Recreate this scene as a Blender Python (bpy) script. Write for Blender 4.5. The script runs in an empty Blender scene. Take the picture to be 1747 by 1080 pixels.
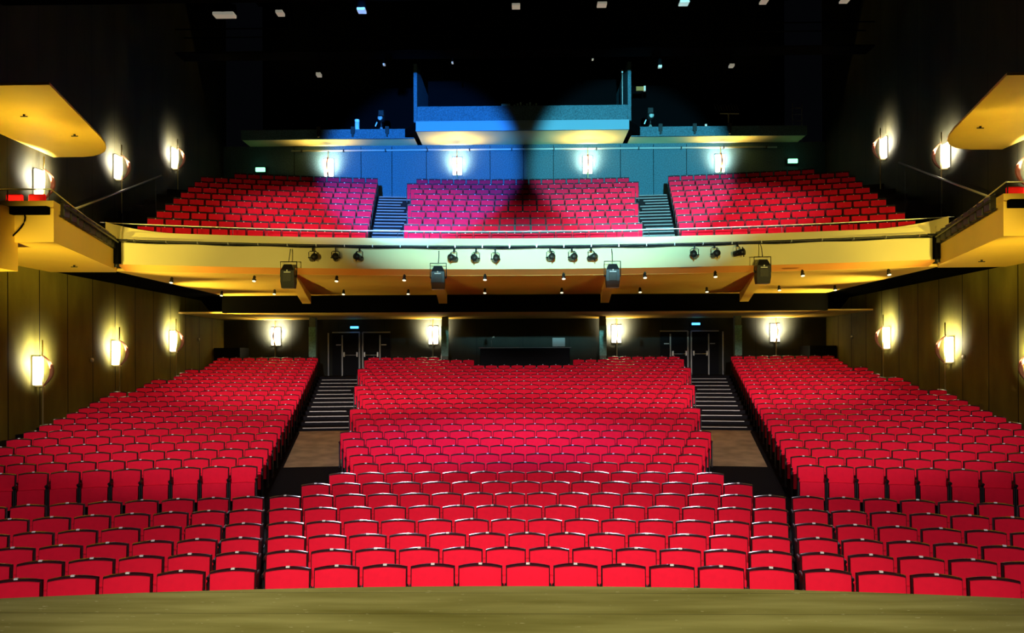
import bpy, math, random
from mathutils import Vector, Matrix
S = bpy.context.scene
C = S.collection
random.seed(7)
F = 1400.0
H = 3.15                      # camera height above the stalls floor
# ---------------------------------------------------------------- camera
cd = bpy.data.cameras.new('camera')
cam = bpy.data.objects.new('camera', cd); C.objects.link(cam)
cd.sensor_width = 36; cd.lens = 36 * F / 1747
cd.shift_x = 8.9 / 1747; cd.shift_y = 80 / 1747
cam.location = (-0.036, 0, H)
cam.rotation_euler = (Matrix.Rotation(math.radians(1.08), 4, 'Z') @ Matrix.Rotation(math.radians(90), 4, 'X')
                      @ Matrix.Rotation(math.radians(-.2), 4, 'Z')).to_euler()
cd.clip_start = .1; cd.clip_end = 200
S.camera = cam
# ---------------------------------------------------------------- world, exposure
w = bpy.data.worlds.new('world'); S.world = w; w.use_nodes = True
w.node_tree.nodes['Background'].inputs[0].default_value = (.6, .7, 1, 1)
w.node_tree.nodes['Background'].inputs[1].default_value = 0.0015
S.view_settings.view_transform = 'Standard'; S.view_settings.look = 'None'
S.view_settings.gamma = 1; S.view_settings.use_curve_mapping = False
S.view_settings.exposure = 0

def spot(name, loc, aim, power, color, angle, blend=.5, radius=.15, ratio=None):
    l = bpy.data.lights.new(name, 'SPOT'); o = bpy.data.objects.new(name, l); C.objects.link(o)
    l.energy = power; l.color = color; l.spot_size = math.radians(angle); l.spot_blend = blend
    l.shadow_soft_size = radius
    o.location = loc
    o.rotation_euler = (Vector(aim) - Vector(loc)).to_track_quat('-Z', 'Y').to_euler()
    if ratio: o.scale = ratio
    return o
# stage lanterns hung over the stage, shining into the hall
WH = (1, .94, .96)
for sx_ in (-1, 1):
    spot('stage_wash', (sx_ * 4, -2, 8.5), (sx_ * 5.0, 12.5, .9), 3000, WH, 40, .8, ratio=(2.0, 1, 1))
    spot('stage_wash', (sx_ * 3, -2, 8.5), (sx_ * 5.5, 21, 1.6), 9000, WH, 17, .8, ratio=(2.4, 1, 1))
    spot('stage_wash', (sx_ * 3, -2, 7.5), (sx_ * 6, 31, 2.3), 17000, WH, 9, .8, ratio=(3.2, 1, 1))
    spot('balcony_wash', (sx_ * 2, -3, 9.5), (sx_ * 5.5, 31, 8.5), 25000, WH, 8, .7, ratio=(2.6, 1, 1))
spot('fascia_spot', (0, -2, 9.5), (0.6, 26, 6.9), 82000, (.30, .74, .84), 7, 1.0, ratio=(4.0, 1, 1))
spot('orange_foot_spot', (0, 7.0, 1.3), (0, 26, 6.0), 2600, (1, .36, .06), 7, 1.0, ratio=(7.0, 1, 1))
spot('blue_spot', (-1.5, -3, 6), (-4.6, 38, 12.0), 290000, (.03, .26, .9), 13.5, .35)
spot('teal_spot', (1.5, -3, 6), (4.9, 38, 12.0), 240000, (.10, .50, .62), 13.5, .35)
spot('magenta_spot', (-1, -2, 9), (-.5, 19.5, 1.3), 16000, (.22, .12, 1), 9, 1.0, ratio=(2.6, 1, 1))
for sx_ in (-1, 1):
    spot('added_gallery_spot', (sx_ * 6.2, 37.9, 15.0), (sx_ * 4.5, 16.5, .9), 22000, (.84, .82, 1), 15, .5, ratio=(2.2, 1, 1))  # added on the gallery to put highlights on the seat tops
spot('stage_work_light', (0, 0, 9), (0, 6.5, 1), 4200, (1, 1, .66), 55, .8)
for sx_ in (-1, 1):  # unseen warm spots added to brighten box undersides, canopies and balcony front
    spot('added_warm_spot', (sx_ * 10.8, 15, 2.0), (sx_ * 12.3, 21.5, 6), 2900, (1, .78, .10), 44, .9)
    spot('added_warm_spot', (sx_ * 13.0, 21.0, 7.0), (sx_ * 12.8, 21.2, 9.5), 620, (1, .78, .10), 150, .6)
    spot('added_warm_spot', (sx_ * 7, 4, 4.0), (sx_ * 9.6, 25, 6.6), 8500, (1, .82, .2), 13, .9, ratio=(2, 1, 1))
    spot('added_warm_spot', (sx_ * -4, 5, 4.0), (sx_ * 11.4, 21, 6.5), 11000, (1, .78, .14), 12, .9)

# ---------------------------------------------------------------- materials
def mat(name, col, rough=.6, metal=0, emit=None, es=1, noise=0, nscale=20, bump=0, bscale=60, spec=.5, col2=None, coat=0):
    m = bpy.data.materials.new(name); m.use_nodes = True
    nt = m.node_tree; b = nt.nodes['Principled BSDF']
    b.inputs['Base Color'].default_value = (*col, 1)
    b.inputs['Roughness'].default_value = rough; b.inputs['Metallic'].default_value = metal
    b.inputs['Specular IOR Level'].default_value = spec
    if coat: b.inputs['Coat Weight'].default_value = coat
    if emit:
        b.inputs['Emission Color'].default_value = (*emit, 1); b.inputs['Emission Strength'].default_value = es
    if noise or col2 or bump:
        tc = nt.nodes.new('ShaderNodeTexCoord')
    if noise or col2:
        n = nt.nodes.new('ShaderNodeTexNoise'); n.inputs['Scale'].default_value = nscale
        n.inputs['Detail'].default_value = 5
        nt.links.new(tc.outputs['Object'], n.inputs['Vector'])
        r = nt.nodes.new('ShaderNodeValToRGB')
        c2 = col2 or tuple(max(0, c * (1 - noise)) for c in col)
        r.color_ramp.elements[0].position = .35; r.color_ramp.elements[0].color = (*c2, 1)
        r.color_ramp.elements[1].position = .65; r.color_ramp.elements[1].color = (*col, 1)
        nt.links.new(n.outputs['Fac'], r.inputs['Fac']); nt.links.new(r.outputs['Color'], b.inputs['Base Color'])
    if bump:
        n2 = nt.nodes.new('ShaderNodeTexNoise'); n2.inputs['Scale'].default_value = bscale
        nt.links.new(tc.outputs['Object'], n2.inputs['Vector'])
        bp = nt.nodes.new('ShaderNodeBump'); bp.inputs['Strength'].default_value = bump; bp.inputs['Distance'].default_value = .01
        nt.links.new(n2.outputs['Fac'], bp.inputs['Height']); nt.links.new(bp.outputs['Normal'], b.inputs['Normal'])
    return m
M = {}
M['red'] = mat('red_fabric', (.88, .007, .036), .85, noise=.07, nscale=9, bump=.15, bscale=220, spec=.15)
M['shell'] = mat('dark_shell', (.022, .002, .004), .6, spec=.15)
M['balshell'] = mat('balcony_shell', (.012, .003, .006), .35, spec=.5)
M['shelltop'] = mat('glossy_shell_edge', (.03, .004, .008), .20, spec=.9)
M['steel'] = mat('dark_steel', (.006, .006, .007), .45, spec=.3)
M['tag'] = mat('white_tag', (.85, .82, .8), .3)
M['yellow'] = mat('yellow_paint', (.88, .58, .12), .6, noise=.06, nscale=.8, spec=.2)
M['cream'] = mat('cream_paint', (.84, .72, .38), .55, noise=.05, nscale=.6, bump=.05, spec=.25)
M['soffit'] = mat('cream_soffit', (.86, .58, .16), .7, noise=.06, nscale=.8, spec=.15)
M['black'] = mat('black_paint', (.0025, .0025, .003), .9, spec=0)
M['blackmetal'] = mat('black_metal', (.012, .011, .012), .4, spec=.4)
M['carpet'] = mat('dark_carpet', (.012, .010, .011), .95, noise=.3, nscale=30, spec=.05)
M['aisle'] = mat('aisle_floor', (.50, .32, .17), .8, noise=.35, nscale=2.5, bump=.2, spec=.2)
M['nosing'] = mat('step_nosing', (.42, .36, .30), .5)
M['bluewall'] = mat('speckled_wall', (.07, .135, .17), .85, noise=.45, nscale=22, bump=.3, bscale=30, spec=.1)
M['brass'] = mat('pale_brass', (.78, .66, .34), .35, metal=.6)
M['dullnosing'] = mat('dull_step_nosing', (.10, .10, .09), .6)
M['chrome'] = mat('chrome_rail', (.7, .7, .68), .3, metal=.9)
M['brownfin'] = mat('brown_fin', (.16, .03, .012), .6)
M['lampglass'] = mat('lamp_glass', (1, .95, .8), .4, emit=(1, .88, .6), es=4.5)
M['green'] = mat('exit_glass', (.3, 1, .6), .4, emit=(.22, 1, .5), es=3.2)
M['blueglow'] = mat('blue_sign_glass', (.2, .5, 1), .4, emit=(.06, .38, 1), es=3.5)
M['lens'] = mat('lamp_lens', (.9, .9, .8), .2, emit=(1, .9, .65), es=1.3)
M['dimlens'] = mat('dim_lens', (.5, .5, .45), .3, emit=(1, .95, .75), es=.2)
M['grille'] = mat('dark_grille', (.035, .030, .02), .5, noise=.5, nscale=60)
M['white'] = mat('white_print', (.8, .8, .78), .5)
M['grey'] = mat('grey_plastic', (.38, .38, .36), .5)
M['bluefascia'] = mat('gallery_fascia_paint', (.17, .27, .34), .7, spec=.1)
M['stripe'] = mat('cream_stripe_lit_orange', (.90, .40, .10), .6, spec=.2)  # cream strip; the orange light on it is put into its colour
M['column'] = mat('column_paint', (.14, .15, .09), .6, noise=.3, nscale=4)
M['doorblack'] = mat('door_black', (.004, .004, .005), .6, spec=.08)
M['greenplate'] = mat('green_column_plate', (.20, .42, .33), .6, noise=.4, nscale=12)
M['orange'] = mat('orange_paint', (.55, .16, .03), .7)

# side walls: olive board panels with dark joints every 1.5 m
def wall_mat(name, c1, c2, seam=1.5, off=0.0):
    m = bpy.data.materials.new(name); m.use_nodes = True
    nt = m.node_tree; b = nt.nodes['Principled BSDF']; b.inputs['Roughness'].default_value = .7
    b.inputs['Specular IOR Level'].default_value = .2
    tc = nt.nodes.new('ShaderNodeTexCoord'); n = nt.nodes.new('ShaderNodeTexNoise')
    mp = nt.nodes.new('ShaderNodeMapping'); mp.inputs['Scale'].default_value = (1, 1, .35)
    nt.links.new(tc.outputs['Object'], mp.inputs['Vector']); nt.links.new(mp.outputs['Vector'], n.inputs['Vector'])
    n.inputs['Scale'].default_value = 1.3; n.inputs['Detail'].default_value = 6
    r = nt.nodes.new('ShaderNodeValToRGB'); r.color_ramp.elements[0].position = .3; r.color_ramp.elements[1].position = .7
    r.color_ramp.elements[0].color = (*c2, 1); r.color_ramp.elements[1].color = (*c1, 1)
    nt.links.new(n.outputs['Fac'], r.inputs['Fac'])
    sx = nt.nodes.new('ShaderNodeSeparateXYZ'); nt.links.new(tc.outputs['Object'], sx.inputs[0])
    def mth(op, a, v):
        k = nt.nodes.new('ShaderNodeMath'); k.operation = op
        nt.links.new(a, k.inputs[0]); k.inputs[1].default_value = v; return k.outputs[0]
    f = mth('SUBTRACT', sx.outputs['Y' if off is not None else 'X'], off or 0)
    f = mth('PINGPONG', f, seam / 2); f = mth('LESS_THAN', f, .022)
    mx = nt.nodes.new('ShaderNodeMixRGB'); mx.inputs[2].default_value = (.006, .006, .004, 1)
    nt.links.new(f, mx.inputs[0]); nt.links.new(r.outputs['Color'], mx.inputs[1])
    nt.links.new(mx.outputs[0], b.inputs['Base Color'])
    return m
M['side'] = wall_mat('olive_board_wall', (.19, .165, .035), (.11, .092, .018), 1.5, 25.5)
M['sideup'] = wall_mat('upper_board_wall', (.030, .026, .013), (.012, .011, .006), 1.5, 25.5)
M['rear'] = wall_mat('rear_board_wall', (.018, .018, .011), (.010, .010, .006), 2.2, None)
# stage: worn dull olive boards with joints across and pale scuffs
def stage_mat():
    m = mat('stage_boards', (.175, .155, .052), .8, spec=.05)
    nt = m.node_tree; b = nt.nodes['Principled BSDF']
    tc = nt.nodes.new('ShaderNodeTexCoord')
    def noise(scale, sc, det=4):
        mp = nt.nodes.new('ShaderNodeMapping'); mp.inputs['Scale'].default_value = sc
        n = nt.nodes.new('ShaderNodeTexNoise'); n.inputs['Scale'].default_value = scale; n.inputs['Detail'].default_value = det
        nt.links.new(tc.outputs['Object'], mp.inputs['Vector']); nt.links.new(mp.outputs['Vector'], n.inputs['Vector'])
        return n.outputs['Fac']
    def ramp(fac, p0, c0, p1, c1):
        r = nt.nodes.new('ShaderNodeValToRGB'); r.color_ramp.elements[0].position = p0; r.color_ramp.elements[1].position = p1
        r.color_ramp.elements[0].color = (*c0, 1); r.color_ramp.elements[1].color = (*c1, 1)
        nt.links.new(fac, r.inputs['Fac']); return r.outputs['Color']
    base = ramp(noise(1.2, (.5, 3, 1), 8), .3, (.14, .118, .026), .7, (.28, .245, .08))
    scuff = ramp(noise(9, (1, 5, 1), 2), .71, (0, 0, 0), .74, (1, 1, 1))
    mx = nt.nodes.new('ShaderNodeMixRGB'); mx.inputs[2].default_value = (.5, .45, .25, 1)
    nt.links.new(scuff, mx.inputs[0]); nt.links.new(base, mx.inputs[1])
    sx = nt.nodes.new('ShaderNodeSeparateXYZ'); nt.links.new(tc.outputs['Object'], sx.inputs[0])
    pp = nt.nodes.new('ShaderNodeMath'); pp.operation = 'PINGPONG'; pp.inputs[1].default_value = .32
    nt.links.new(sx.outputs['Y'], pp.inputs[0])
    lt = nt.nodes.new('ShaderNodeMath'); lt.operation = 'LESS_THAN'; lt.inputs[1].default_value = .004
    nt.links.new(pp.outputs[0], lt.inputs[0])
    m2 = nt.nodes.new('ShaderNodeMixRGB'); m2.inputs[2].default_value = (.04, .03, .012, 1)
    nt.links.new(lt.outputs[0], m2.inputs[0]); nt.links.new(mx.outputs[0], m2.inputs[1])
    nt.links.new(m2.outputs[0], b.inputs['Base Color'])
    return m
M['stage'] = stage_mat()

# ---------------------------------------------------------------- mesh helper
class MB:
    def __init__(s): s.v = []; s.f = []; s.m = []; s.mats = []; s.sm = []
    def mi(s, name):
        if name not in s.mats: s.mats.append(name)
        return s.mats.index(name)
    def add(s, vs, fs, m='black', smooth=False):
        o = len(s.v); s.v += [tuple(v) for v in vs]; k = s.mi(m)
        for f in fs: s.f.append([i + o for i in f]); s.m.append(k); s.sm.append(smooth)
        return s
    def box(s, x0, x1, y0, y1, z0, z1, m='black', bev=0):
        if bev:
            b = bev
            vs = []
            for z, k in ((z0, b), (z0 + b, 0), (z1 - b, 0), (z1, b)):
                for x, y in ((x0 + b, y0 + k), (x1 - b, y0 + k), (x1 - k, y0 + b), (x1 - k, y1 - b), (x1 - b, y1 - k), (x0 + b, y1 - k), (x0 + k, y1 - b), (x0 + k, y0 + b)):
                    vs.append((x, y, z))
            fs = [list(range(7, -1, -1)), list(range(24, 32))]
            for L in range(3):
                for i in range(8):
                    j = (i + 1) % 8
                    fs.append([L * 8 + i, L * 8 + j, L * 8 + 8 + j, L * 8 + 8 + i])
            return s.add(vs, fs, m)
        vs = [(x0, y0, z0), (x1, y0, z0), (x1, y1, z0), (x0, y1, z0), (x0, y0, z1), (x1, y0, z1), (x1, y1, z1), (x0, y1, z1)]
        return s.add(vs, [(0, 3, 2, 1), (4, 5, 6, 7), (0, 1, 5, 4), (1, 2, 6, 5), (2, 3, 7, 6), (3, 0, 4, 7)], m)
    def prism(s, poly, z0, z1, m='black'):      # poly ccw in xy
        n = len(poly)
        vs = [(x, y, z0) for x, y in poly] + [(x, y, z1) for x, y in poly]
        fs = [list(range(n - 1, -1, -1)), list(range(n, 2 * n))] + [[i, (i + 1) % n, n + (i + 1) % n, n + i] for i in range(n)]
        return s.add(vs, fs, m)
    def tube(s, pts, r, m='black', n=8, caps=True):
        pts = [Vector(p) for p in pts]; rings = []
        rr = r if isinstance(r, (list, tuple)) else [r] * len(pts)
        for i, p in enumerate(pts):
            t = (pts[min(i + 1, len(pts) - 1)] - pts[max(i - 1, 0)]).normalized()
            up = Vector((0, 0, 1)) if abs(t.z) < .95 else Vector((1, 0, 0))
            a = t.cross(up).normalized(); b = a.cross(t)
            rings.append([p + (a * math.cos(2 * math.pi * k / n) + b * math.sin(2 * math.pi * k / n)) * rr[i] for k in range(n)])
        vs = [v for q in rings for v in q]; fs = []
        for i in range(len(pts) - 1):
            for k in range(n):
                j = (k + 1) % n
                fs.append([i * n + k, i * n + j, (i + 1) * n + j, (i + 1) * n + k])
        if caps: fs.append(list(range(n - 1, -1, -1))); fs.append([(len(pts) - 1) * n + k for k in range(n)])
        return s.add(vs, fs, m, True)
    def sweep(s, rings, m, closed=False, smooth=False):   # rings: list of equal-length point lists
        n = len(rings[0]); vs = [p for r in rings for p in r]; fs = []
        for i in range(len(rings) - 1):
            for k in range(n if closed else n - 1):
                j = (k + 1) % n
                fs.append([i * n + k, (i + 1) * n + k, (i + 1) * n + j, i * n + j])
        return s.add(vs, fs, m, smooth)
    def mesh(s, name):
        me = bpy.data.meshes.new(name); me.from_pydata(s.v, [], s.f)
        for k in s.mats: me.materials.append(M[k])
        me.polygons.foreach_set('material_index', s.m); me.polygons.foreach_set('use_smooth', s.sm)
        me.update(); return me
    def build(s, name, parent=None, loc=None, rot=None, **kw):
        o = bpy.data.objects.new(name, s.mesh(name)); C.objects.link(o)
        if parent: o.parent = parent
        if loc: o.location = loc
        if rot: o.rotation_euler = rot
        for k, v in kw.items(): o[k] = v
        return o
def root(name, label, cat, loc=(0, 0, 0), rz=0, group=None):
    o = bpy.data.objects.new(name, None); C.objects.link(o); o.empty_display_size = .2
    o.location = loc; o.rotation_euler = (0, 0, rz); o['label'] = label; o['category'] = cat
    if group: o['group'] = group
    return o
def copy_tree(o, parent=None):
    c = o.copy(); C.objects.link(c); c.parent = parent
    for ch in list(o.children): copy_tree(ch, c)
    return c
ST = dict(kind='structure')
def at(px, py, d):            # a pixel and a depth in metres -> place in the hall
    return Vector(((px - 891) / F * d, d, H - (py - 620) * d / F))

# ================================================================ the hall
YC = -12.0                    # centre of the seating arcs on the long axis
RIS = .931
ytab = [966.6, 938, 914.1, 890, 864.7, 843, 823.7, 806, 791, 775.3, 761.2, 747.7, 735, 724, 714, 704.5, 696, 688, 680.6, 671, 663.5,
        657, 650.3, 644.4, 639, 633.6, 628.3, 623, 618, 613.5, 609.2]
DR = [9.28 + i * RIS for i in range(31)]
ZF = [H - (y - 620) * d / F - .85 for y, d in zip(ytab, DR)]
ZF = [(ZF[max(i - 1, 0)] + ZF[i] + ZF[min(i + 1, 30)]) / 3 if 0 < i < 30 else ZF[i] for i in range(31)]
W = .54
SX = 14.3
YB = 39.0
def arc_y(x, r): return math.sqrt(max(r * r - x * x, 0)) + YC
# terraced floor of the stalls
xs = [-SX + i * 2 * SX / 36 for i in range(37)]
mb = MB()
prof = [(2.0, ZF[0])]
for i in range(31):
    r0 = DR[i] - .40 - YC      # riser in front of the row
    if i >= 18:
        prof += [(r0, prof[-1][1]), (r0, ZF[i])]
    else:
        prof.append((DR[i] - YC, ZF[i]))
R0 = 7.0 - YC
rows = []
first = True
for r, z in prof[1:]:
    rows.append([(x, arc_y(x, r), z) for x in xs])
rows.insert(0, [(x, 2.0, ZF[0]) for x in xs])
rows.append([(x, YB + .3, ZF[30]) for x in xs])
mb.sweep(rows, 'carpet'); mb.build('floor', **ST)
# aisle floor (bare boards) and the bright step nosings
AIN = .1835
def aisle_edges(i):           # inner x, outer x of the right-hand aisle at row i
    return NC[i] * W / 2 + .06, (DR[i] - YC) * math.sin(AIN) - .04
NC = [11, 12, 13, 14, 15, 16, 15, 14, 13, 14, 15, 16, 17, 16, 17, 18, 19, 18, 19, 20, 21, 22, 21, 22, 23, 24, 25, 24, 25, 26, 26]
tn = 1
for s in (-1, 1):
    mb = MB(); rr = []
    for i in range(12, 19):  # boards stop early; dark carpet colour stands in for the front rows' shadow
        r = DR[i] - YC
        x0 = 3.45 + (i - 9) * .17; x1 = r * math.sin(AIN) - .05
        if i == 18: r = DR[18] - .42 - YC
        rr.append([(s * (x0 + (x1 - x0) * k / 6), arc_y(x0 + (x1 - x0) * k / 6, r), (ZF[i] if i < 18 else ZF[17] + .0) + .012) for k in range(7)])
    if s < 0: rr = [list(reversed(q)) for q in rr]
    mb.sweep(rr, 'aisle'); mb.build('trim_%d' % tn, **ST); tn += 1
    mb = MB()
    for i in range(18, 30):
        r = DR[i] - .40 - YC
        x0 = NC[i] * W / 2 + .12; x1 = r * math.sin(AIN) - .1
        a = []; 
        for k in range(7):
            x = x0 + (x1 - x0) * k / 6; y = arc_y(x, r)
            a.append([(s * x, y - .012, ZF[i] - .02), (s * x, y - .012, ZF[i] + .008), (s * x, y + .04, ZF[i] + .008), (s * x, y + .04, ZF[i] - .02)])
        mb.sweep(a, 'nosing', closed=True)
    mb.build('trim_%d' % tn, **ST); tn += 1
# stage apron
def stage_y(x): return math.sqrt(26.5 ** 2 - x * x) - 18.58
mb = MB()
sx = [-8 + i * .5 for i in range(33)]
poly = [(x, stage_y(x)) for x in sx]
mb.prism([(-8, -9), (8, -9)] + [(x, y) for x, y in reversed(poly)], .0, 1.0, 'stage')
mb.build('floor_stage', **ST)
# outer shell
def quad(name, pts, m, **kw):
    return MB().add(pts, [list(range(len(pts)))], m).build(name, **kw)
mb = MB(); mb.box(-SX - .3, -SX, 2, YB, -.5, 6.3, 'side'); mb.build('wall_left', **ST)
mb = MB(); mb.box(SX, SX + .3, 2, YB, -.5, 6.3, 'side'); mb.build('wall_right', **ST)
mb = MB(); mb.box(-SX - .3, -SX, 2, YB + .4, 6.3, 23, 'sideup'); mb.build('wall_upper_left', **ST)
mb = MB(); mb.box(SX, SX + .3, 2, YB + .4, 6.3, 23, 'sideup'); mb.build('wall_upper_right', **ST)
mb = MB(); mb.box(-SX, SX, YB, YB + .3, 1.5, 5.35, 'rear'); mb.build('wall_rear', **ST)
mb = MB(); mb.box(-SX, SX, 45, 45.3, 10, 23, 'black'); mb.build('wall_rear_top', **ST)
mb = MB(); mb.box(-SX - .3, SX + .3, -9.3, 45.3, 23, 23.3, 'black'); mb.build('ceiling', **ST)

# ---------------------------------------------------------------- seats
def seat_meshes(bal=False):
    def arch(x, w, top, drop): return top - drop * (x / (w / 2)) ** 2
    # backrest: red padded panel, slightly domed
    def panel(w, z0, top, drop, yf, yb, lean, m, puff=.02, nx=8, nz=4, smooth=True, rnd=0):
        b = MB(); fr = []; bk = []
        for j in range(nz + 1):
            q = []; p = []
            for i in range(nx + 1):
                x = -w / 2 + w * i / nx; t = arch(x, w, top, drop); z = z0 + (t - z0) * j / nz
                ex = min(1, (1 - abs(2 * x / w)) * 6); ez = min(1, (1 - j / nz) * 3) * min(1, j / nz * 4)
                pf = puff * math.sqrt(max(ex, 0)) * math.sqrt(max(ez, 0))
                yl = lean * (z - z0)
                q.append((x, yf + yl - pf, z)); p.append((x, yb + yl, z))
            fr.append(q); bk.append(p)
        def grid(g, flip):
            n = nx + 1
            b.add([v for r in g for v in r], [([j * n + i, j * n + i + 1, (j + 1) * n + i + 1, (j + 1) * n + i] if not flip else
                  [j * n + i, (j + 1) * n + i, (j + 1) * n + i + 1, j * n + i + 1]) for j in range(nz) for i in range(nx)], m, smooth)
        grid(fr, False)
        if yb is not None:
            grid(bk, True)
            n = nx + 1
            def strip(A, B): b.add(A + B, [[i, i + 1, len(A) + i + 1, len(A) + i] for i in range(len(A) - 1)], m, False)
            if rnd:
                mid = [(p[0], p[1] * .65 + q[1] * .35, p[2] + rnd) for p, q in zip(fr[-1], bk[-1])]
                b.add(fr[-1] + mid + bk[-1], [[i + k * len(mid), i + 1 + k * len(mid), i + 1 + (k + 1) * len(mid), i + (k + 1) * len(mid)] for k in (0, 1) for i in range(len(mid) - 1)], 'shelltop', True)
            else: strip(fr[-1], bk[-1])
            strip(bk[0], fr[0])
            strip([r[0] for r in fr], [r[0] for r in bk]); strip([r[-1] for r in bk], [r[-1] for r in fr])
        return b
    if bal:
        back = panel(.47, .42, .848, .004, -.012, .03, .13, 'red', .014)
        shell = panel(.50, .36, .905, .006, .012, .075, .13, 'balshell', 0, nz=2, rnd=.006)
    else:
        back = panel(.475, .42, .838, .022, -.012, .03, .13, 'red', .022)
        shell = panel(.502, .36, .858, .030, .012, .085, .13, 'shell', 0, nz=2, rnd=.010)
    cush = panel(.45, .20, .552, .008, -.155, -.06, .10, 'red', .03, nz=4)
    cush.box(-.18, .18, -.06, .02, .36, .42, 'steel')
    side = MB()
    side.box(-.015, .015, -.19, .10, .595, .64, 'steel', .01)     # arm
    side.box(-.012, .012, -.12, .04, .04, .60, 'steel')
    side.box(-.015, .015, -.17, .10, 0, .045, 'steel')
    tag = MB()
    if bal: tag.box(-.016, .016, .055, .066, .850, .868, 'tag')
    else: tag.box(-.02, .02, .066, .10, .857, .873, 'tag')
    return [('backrest', back), ('back_shell', shell), ('seat_cushion', cush), ('side_frame', side), ('number_plate', tag)]
SM = seat_meshes()
allv = []                      # every seat: (x, y, z, rz, section info)
def place(i, s, rowd, z, info, yc=YC):
    R = rowd - yc; th = s / R
    allv.append((R * math.sin(th), R * math.cos(th) + yc, z, -th, info))
ordw = ['zeroth', 'first', 'second', 'third', 'fourth', 'fifth', 'sixth', 'seventh', 'eighth', 'ninth', 'tenth', 'eleventh', 'twelfth',
        'thirteenth', 'fourteenth', 'fifteenth', 'sixteenth', 'seventeenth', 'eighteenth', 'nineteenth', 'twentieth',
        'twenty-first', 'twenty-second', 'twenty-third', 'twenty-fourth', 'twenty-fifth', 'twenty-sixth']
NS = {1: 8, 2: 9, 3: 9, 4: 9, 5: 10, 6: 10, 9: 12, 10: 12, 11: 12, 12: 12, 13: 11, 14: 11, 15: 11, 16: 11, 17: 11, 18: 11, 19: 11, 20: 11,
      21: 11, 22: 10, 23: 10, 24: 10, 25: 9, 26: 9, 27: 9, 28: 8, 29: 8, 30: 8, 31: 8}
for i in range(31):
    n = NC[i]; row = i + 1; d = DR[i]; z = ZF[i]
    for k in range(n):
        s = (k - (n - 1) / 2) * W
        if row == 29 and abs(s) < 2.2: continue
        if row == 30 and abs(s) < 2.4: continue
        if row == 31 and abs(s) < 4.0: continue
        place(i, s + .02, d, z, (row, 'c', k + 1, n))
    if row in NS:
        for sd in (-1, 1):
            for k in range(NS[row]):
                if row <= 6: s = sd * (n * W / 2 + .05 + (k + .5) * (W + .012))
                else: s = sd * ((d - YC) * .1865 + (k + .5) * W)
                place(i, s + .02, d, z, (row, 'l' if sd < 0 else 'r', k + 1, NS[row]))
# balcony
BD = [26.9 + .945 * i for i in range(10)]
BZ = [H + 4.27 + .405 * i - .85 for i in range(10)]
BN = [14, 15, 15, 15, 16, 16, 16, 17, 18, 17]
for i in range(10):
    n = BN[i]
    for k in range(n): place(i, (k - (n - 1) / 2) * W, BD[i], BZ[i], (i + 1, 'bc', k, n))
    ns = 13 if i < 9 else 11
    for sd in (-1, 1):
        for k in range(ns):
            place(i, sd * ((BD[i] - YC) * .1305 + (k + .5) * W), BD[i], BZ[i], (i + 1, 'bs', k, ns))
def inview(x, y): return y > 6 and -.645 < x / y < .63
cand = [a for a in allv if inview(a[0], a[1]) and a[4][1] in 'clr']
cand.sort(key=lambda a: a[0] ** 2 + a[1] ** 2)
near = cand[:300]; nearset = set(id(a) for a in near)
rest = [a for a in allv if id(a) not in nearset and not (a[4][1] in ('l', 'r') and a[4][0] <= 8 and not inview(a[0], a[1]) and abs(a[0] / a[1]) > .72)]
def seat_label(info):
    row, blk, k, n = info
    rw = 'front row' if row == 1 else ordw[row] + ' row'
    if blk == 'c':
        if k == (n + 1) / 2: return 'red tip-up seat at the exact middle of the %s' % rw
        if k <= n / 2:
            p = 'leftmost' if k == 1 else ordw[k] + ' from the left'
        else:
            kk = n - k + 1; p = 'rightmost' if kk == 1 else ordw[kk] + ' from the right'
        return 'red tip-up seat, %s of the centre block, %s' % (rw, p)
    side = 'left' if blk == 'l' else 'right'
    ref = 'gap' if row <= 6 else 'aisle'
    p = 'beside the %s' % ref if k == 1 else '%s out from the %s' % (ordw[k], ref)
    return 'red tip-up seat, %s of the %s block, %s' % (rw, side, p)
proto = None
for a in near:
    x, y, z, rz, info = a
    if proto is None:
        r = root('theatre_seat', '', 'seat', (x, y, z), rz)
        for nm, b in SM:
            if nm == 'side_frame':
                o1 = b.build(nm, r, loc=(-.252, 0, 0)); o2 = o1.copy(); C.objects.link(o2); o2.parent = r; o2.location = (.252, 0, 0)
            else: b.build(nm, r)
        proto = r
    else:
        r = copy_tree(proto)
    r.location = (x, y, z); r.rotation_euler = (0, 0, rz)
    r['label'] = seat_label(info); r['group'] = 'red theatre seats in the stalls rows nearest the stage'
# the rest of the seats, too many to count one by one
big = MB()
bases = []
for kind_ in (SM, seat_meshes(True)):
    bases.append([(b, ox) for nm, b in kind_ for ox in ((-.252, .252) if nm == 'side_frame' else (0,))])
for x, y, z, rz, info in rest:
    c, s = math.cos(rz), math.sin(rz)
    for b, ox in bases[1 if info[1][0] == 'b' else 0]:
        o = len(big.v)
        big.v += [(x + c * (p[0] + ox) - s * p[1], y + s * (p[0] + ox) + c * p[1], z + p[2]) for p in b.v]
        mi = [big.mi(q) for q in b.mats]
        for f, m_, sm in zip(b.f, b.m, b.sm):
            big.f.append([q + o for q in f]); big.m.append(mi[m_]); big.sm.append(sm)
big.build('theatre_seats', kind='stuff', label='remaining rows of red theatre seats in the rear stalls and on the balcony', category='seats')

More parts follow.
